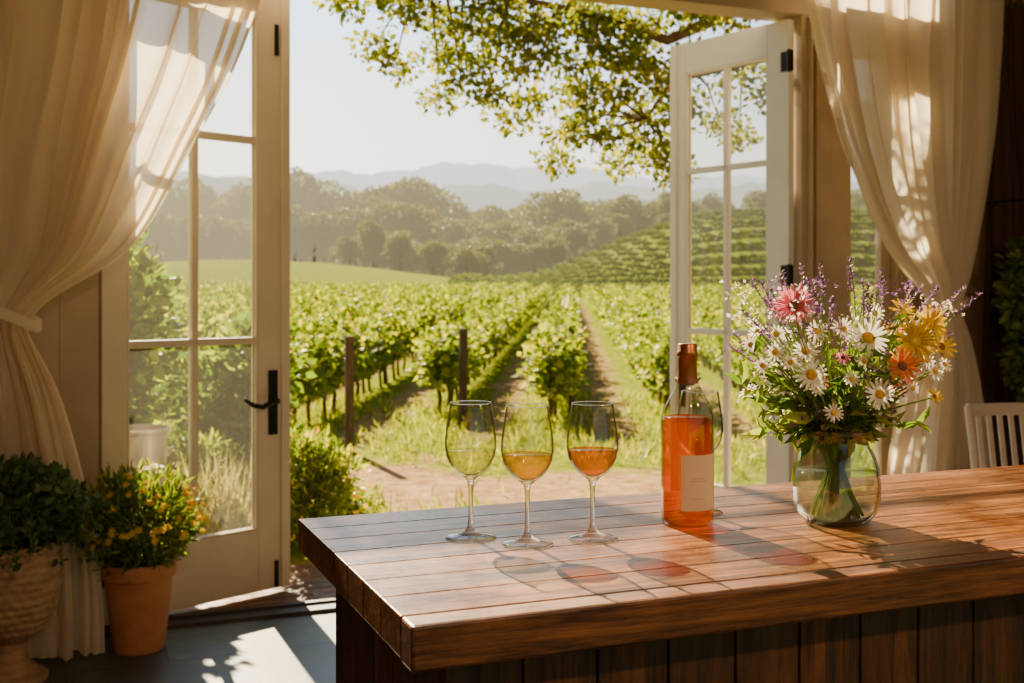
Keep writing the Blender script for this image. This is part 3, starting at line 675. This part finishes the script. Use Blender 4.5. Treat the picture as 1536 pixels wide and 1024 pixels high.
b.leaves(C_,D_,.13,.12,0,jit=.6);b.obj('grass',[M_grass])
M_sh=leafmat('shrub_leaf',(.06,.105,.005),(.16,.215,.012),.5,c3=(.33,.34,.025))
M_shl=leafmat('climbing_leaf',(.03,.07,.005),(.10,.165,.010),.5,c3=(.26,.31,.025))
def shrub(name,x,y,h,r,n,ls,mt,asp=.5,blobs=9,flow=None):
    b=MB();z0=-.04
    for k in range(blobs):
        a=random.uniform(0,6.28);rr=r*random.uniform(.1,.65);zz=z0+h*random.uniform(.2,.85);tp=Vector((rr*math.cos(a),rr*math.sin(a),zz))
        b.tube([(0,0,z0),(tp.x*.5,tp.y*.5,zz*.5),tp],[.012,.008,.004],5,0)
        q=r*random.uniform(.4,.6);cs,ds=ballpts(n//blobs,tp,(q,q,h*.2),.3);cs[:,2]=np.maximum(cs[:,2],0)
        b.leaves(cs,ds+R.normal(size=ds.shape)*.6+[0,0,.4],ls,asp,1,hexa=True)
    ms=[M_bark,mt]
    if flow:
        ms.append(flow)
        cs,ds=ballpts(60,(0,0,h*.55),(r,r,h*.45),.8);b.leaves(cs,ds,.04,.9,2)
    return b.obj(name,ms,loc=(x,y,0))
shrub('flowering_shrub',-1.13,6.35,.68,.32,3200,.06,M_sh,.3,16,flow=M_yf)
shrub('garden_shrub',-1.05,7.05,.32,.25,800,.06,M_sh,.3)
shrub('climbing_vine',-2.50,6.6,2.05,.5,4200,.10,M_shl,.75,24)
shrub('garden_shrub',-1.85,7.8,1.35,.45,2400,.09,M_shl,.7,14)
shrub('garden_shrub',-1.98,6.9,.6,.3,1400,.07,M_sh,.3)
shrub('garden_shrub',-3.1,8.2,1.7,.6,1900,.10,M_shl,.7,12)
b=MB();n=320;C_=np.stack([R.normal(size=n)*.10,R.normal(size=n)*.10,np.full(n,-.04)],1);D_=np.stack([R.normal(size=n)*.2,R.normal(size=n)*.2,np.ones(n)],1)
b.leaves(C_,D_,.5,.022,0,jit=.3);M_pg=leafmat('pale_grass_blade',(.22,.21,.05),(.4,.36,.13),.4);b.obj('ornamental_grass',[M_pg],loc=(-1.60,6.30,0))
b=MB();b.lathe([(.0001,0),(.125,0),(.128,.01),(.142,.755),(.150,.76),(.152,.775),(.146,.785),(.138,.78),(.12,.02),(.0001,.02)],40);
for z in (.2,.55): b.lathe([(.131+z*.017,z-.012),(.138+z*.017,z),(.131+z*.017,z+.012)],40)
for s in (-1,1): b.tube([(s*.145,-.04,.64),(s*.17,-.04,.68),(s*.17,.04,.68),(s*.145,.04,.64)],.005,6)
b.obj('galvanised_tub',[M_metal],loc=(-1.94,5.85,-.03),smooth=False)
# ---------------------------------------------------------------- overhanging tree
M_tree=leafmat('tree_leaf',(.045,.075,.003),(.145,.175,.008),.5,c3=(.31,.29,.015))
OT=MB();Yt=8.6;q=Yt/1688
def tp(u,v,y=None):
    y=y or Yt;return Vector(((u-768)*q,y,CAMH+(440-v)*q))
trunk=[Vector((4.9,9.4,-.1)),Vector((4.8,9.4,1.4)),Vector((4.5,9.3,2.9)),Vector((3.9,9.1,4.0))]
OT.tube(trunk,[.24,.2,.17,.14],12,0)
limbs=[[trunk[2],Vector((3.3,9.0,3.7)),Vector((2.2,8.8,3.85)),tp(1000,60),tp(880,20),tp(740,-10),tp(600,0)],
       [trunk[3],Vector((2.9,8.9,4.5)),Vector((1.6,8.7,4.5)),Vector((.5,8.6,4.3)),Vector((-.5,8.5,4.1))],
       [trunk[2],Vector((3.4,8.9,3.3)),Vector((2.3,8.6,3.35)),tp(1010,120),tp(960,190)],
       [trunk[3],Vector((3.2,9.4,5.1)),Vector((1.8,9.6,5.3)),Vector((.4,9.6,5.1))]]
LP=[]
for lb in limbs:
    n=len(lb);OT.tube(lb,[.075*(1-.85*i/(n-1)) for i in range(n)],8,0)
    for i in range(1,n-1):
        for k in range(6): LP.append(lb[i].lerp(lb[i+1],k/6))
cl=[(535,25),(560,62),(590,92),(610,35),(640,12),(690,60),(655,135),(690,112),(735,138),(725,90),(760,60),(795,30),(820,85),(800,150),(770,170),(850,195),(870,130),(890,60),(930,100),(950,160),(965,212),(905,205),(1000,240),(1000,180),(1010,110),(980,40),(1080,40),(1100,115),(1080,180),(1140,60),(850,10),(720,10),(590,15),(1005,262),(930,30),(1040,80),(840,230),(880,180),(1060,10),(1150,150),(670,25),(830,50),(940,235),(700,35),(760,15),(860,90),(900,20),(960,75),(980,140),(920,150),(1030,150),(1035,30),(780,110),(1000,215),(870,30),(950,50),(1000,20),(910,90),(880,155),(960,110),(660,60),(740,40),(800,60)]
cents=[tp(u,v,Yt+random.uniform(-.5,.5)) for u,v in cl]
for _ in range(46): cents.append(Vector((random.uniform(-1.2,3.6),random.uniform(8.2,10.2),random.uniform(3.9,5.4))))
for _ in range(22): cents.append(Vector((random.uniform(1.9,4.2),random.uniform(8.2,9.8),random.uniform(2.7,3.9))))
for c in cents:
    a=min(LP,key=lambda p:(p-c).length);md=a.lerp(c,.5)+Vector((0,0,.08));OT.tube([a,md,c],[.014,.009,.004],5,0)
    n=145
    cs,ds=ballpts(n,c,(.22,.25,.13),.05)
    OT.leaves(cs,ds+R.normal(size=ds.shape)*.9-[0,0,.3],.055,.72,1,hexa=True)
    for _ in range(4):
        d=Vector(R.normal(size=3)).normalized()*.2;d.z*=.6;OT.tube([c,c+d],[.004,.002],4,0)
OT.obj('oak_tree',[M_bark,M_tree])
# ---------------------------------------------------------------- distant trees
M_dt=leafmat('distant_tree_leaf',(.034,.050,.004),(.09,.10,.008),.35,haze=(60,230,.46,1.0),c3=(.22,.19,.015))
def treemesh(seed,wide=.5):
    b=MB();rs=random.Random(seed)
    b.tube([(0,0,-.1),(0,0,.3),(.01,0,.6)],[.03,.025,.015],6,0)
    nb=20
    for k in range(nb):
        a=rs.uniform(0,6.28);rr=wide*rs.uniform(.0,.72);zz=rs.uniform(.10,.80);q=rs.uniform(.15,.24)*(1.1-.45*zz)*1.3
        if zz>.65: rr*=.55
        if zz<.3: q*=.8
        c=(rr*math.cos(a),rr*math.sin(a),zz)
        cs,ds=ballpts(420,c,(q,q,q*.85),.75);b.leaves(cs,ds*.4+R.normal(size=ds.shape)*.6,.038,.9,1)
    return b.mesh('tree_crown',[M_bark,M_dt])
TM=[treemesh(s,.46+.1*(s%3)) for s in range(5)]
DT=empty('distant_trees')
def dtree(u,vt,y,ws=1.0):
    x=(u-768)/1688*y;zt=CAMH+(440-vt)/1688*y;zb=float(hgt(x,y));h=max(2.5,(zt-zb)/.97)
    inst(random.choice(TM),'tree',(x,y,zb-.05*h),random.uniform(0,6.28),(h*ws*random.uniform(.9,1.2),h*ws,h),DT)
rows_=[
 (-60,430,30,lambda u:275+random.uniform(-18,22),160,.9),
 (430,640,36,lambda u:262+random.uniform(-10,16),160,.95),
 (640,800,30,lambda u:300+random.uniform(-8,12),170,.9),
 (800,1240,30,lambda u:290+random.uniform(-12,18),172,.9),
 (1240,1700,40,lambda u:285+random.uniform(-12,18),172,.9),
 (440,640,34,lambda u:302+random.uniform(-12,16),140,1.0),
 (640,870,30,lambda u:328+random.uniform(-10,10),145,1.05),
 (530,730,32,lambda u:350+random.uniform(-12,14),122,1.1),
 (860,1250,34,lambda u:316+random.uniform(-8,10),158,1.0),
 (-60,430,32,lambda u:322+random.uniform(-16,16),140,1.0),
 (640,840,28,lambda u:356+random.uniform(-8,8),130,1.1),
 (430,540,28,lambda u:350+random.uniform(-8,8),150,1.1),
]
for u0,u1,st,fn,Yd,ws in rows_:
    u=u0
    while u<u1: dtree(u+random.uniform(-8,8),fn(u),Yd+random.uniform(-5,5),ws);u+=st
for u,v,Yd in ((450,238,160),(615,262,160),(825,276,160),(935,284,165),(560,325,122),(600,345,116),(700,366,114),(650,356,114)): dtree(u,v,Yd,1.0)
def hill(name,yd,prof,hf,col,seed):
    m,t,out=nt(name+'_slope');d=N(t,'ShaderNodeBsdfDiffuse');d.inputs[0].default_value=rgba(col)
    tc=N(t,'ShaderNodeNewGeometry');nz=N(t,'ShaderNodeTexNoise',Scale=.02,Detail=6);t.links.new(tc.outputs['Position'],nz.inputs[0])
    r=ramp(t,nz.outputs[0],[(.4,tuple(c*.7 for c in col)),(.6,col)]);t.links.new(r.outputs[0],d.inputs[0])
    e=N(t,'ShaderNodeEmission',Strength=hf[1]);e.inputs[0].default_value=rgba(hf[2]);mx=N(t,'ShaderNodeMixShader',Fac=hf[0]);t.links.new(d.outputs[0],mx.inputs[1]);t.links.new(e.outputs[0],mx.inputs[2]);t.links.new(mx.outputs[0],out.inputs[0])  # distance haze painted into the slope as emission
    b=MB();vs=[];us=np.linspace(-900,2500,400);rs=np.random.RandomState(seed);ph=rs.uniform(0,6.28,6)
    for u in us:
        v=np.interp(u,[p_[0] for p_ in prof],[p_[1] for p_ in prof])+3.5*math.sin(u*.031+ph[0])+2.2*math.sin(u*.083+ph[1])+1.2*math.sin(u*.21+ph[2])
        x=(u-768)/1688*yd;zt=CAMH+(440-v)/1688*yd
        vs+= [(x*.8,yd*.8,-10),(x*.93,yd*.93,zt*.6),(x,yd,zt),(x*1.15,yd*1.15,-10)]
    fs=[(i*4+k,(i+1)*4+k,(i+1)*4+k+1,i*4+k+1) for i in range(len(us)-1) for k in range(3)]
    b.add(vs,fs);b.obj(name,[m],smooth=True)
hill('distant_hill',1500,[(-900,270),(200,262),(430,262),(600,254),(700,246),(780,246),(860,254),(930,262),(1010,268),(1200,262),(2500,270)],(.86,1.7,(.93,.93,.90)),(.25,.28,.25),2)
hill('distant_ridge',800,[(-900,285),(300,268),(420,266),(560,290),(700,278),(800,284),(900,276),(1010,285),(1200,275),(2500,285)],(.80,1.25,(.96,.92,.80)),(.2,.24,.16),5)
# ================================================================ light
sunv=Vector((-.39,.92,.65)).normalized()
S=bpy.data.lights.new('sun','SUN');S.energy=34;S.angle=math.radians(.6);S.color=(1,.79,.48)
so=bpy.data.objects.new('sun',S);SC.objects.link(so);so.rotation_euler=(-sunv).to_track_quat('-Z','Y').to_euler();so.location=(-8,20,14)
w=bpy.data.worlds.new('sky');bpy.context.scene.world=w;w.use_nodes=True;t=w.node_tree;t.nodes.clear()
out=t.nodes.new('ShaderNodeOutputWorld');bg=t.nodes.new('ShaderNodeBackground')
tc=N(t,'ShaderNodeTexCoord');sp=N(t,'ShaderNodeSeparateXYZ');t.links.new(tc.outputs['Generated'],sp.inputs[0])
r=ramp(t,sp.outputs['Z'],[(0,(1.0,.86,.62)),(.11,(1.0,.94,.82)),(.26,(.58,.74,.90)),(1,(.30,.42,.60))])
dt=N(t,'ShaderNodeVectorMath',_operation='DOT_PRODUCT');t.links.new(tc.outputs['Generated'],dt.inputs[0]);dt.inputs[1].default_value=Vector((-.39,.92,.35)).normalized()
mr=N(t,'ShaderNodeMapRange');mr.inputs[1].default_value=-.3;mr.inputs[2].default_value=1;mr.inputs[3].default_value=0;mr.inputs[4].default_value=1;t.links.new(dt.outputs['Value'],mr.inputs[0])
pw_=N(t,'ShaderNodeMath',_operation='POWER');t.links.new(mr.outputs[0],pw_.inputs[0]);pw_.inputs[1].default_value=5
st_=N(t,'ShaderNodeMath',_operation='MULTIPLY_ADD');t.links.new(pw_.outputs[0],st_.inputs[0]);st_.inputs[1].default_value=4.0;st_.inputs[2].default_value=.36
t.links.new(r.outputs[0],bg.inputs[0]);t.links.new(st_.outputs[0],bg.inputs[1]);t.links.new(bg.outputs[0],out.inputs[0])
def add_fill_lamp(x,y):  # unseen hanging lamp, added as warm fill for the room and counter front
    P=empty('added_fill_lamp',(x,y,0));b=MB();b.tube([(0,0,4.5),(0,0,3.2)],.005,6)
    b.lathe([(.03,3.2),(.06,3.18),(.17,3.0),(.18,2.98),(.165,2.98),(.05,3.16)],32);b.obj('fill_lamp_shade',[M_black],parent=P,smooth=True)
    l=bpy.data.lights.new('fill_bulb','POINT');l.energy=80;l.color=(1,.66,.35);l.shadow_soft_size=.06;o=bpy.data.objects.new('fill_bulb',l);SC.objects.link(o);o.parent=P;o.location=(0,0,2.95)
for l_,m_ in ((.3,-5.4),(1.9,-5.4)):
    p=L2W(l_,m_);add_fill_lamp(p.x,p.y)
# ================================================================ camera
cam=bpy.data.cameras.new('camera');co=bpy.data.objects.new('camera',cam);SC.objects.link(co)
co.location=(0,0,CAMH);co.rotation_euler=(math.pi/2,0,0);cam.sensor_width=36;cam.lens=36*1688/1536;cam.shift_y=-72/1536;cam.clip_end=5000;cam.clip_start=.05
cam.dof.use_dof=True;cam.dof.focus_distance=1.78;cam.dof.aperture_fstop=7.5
bpy.context.scene.camera=co
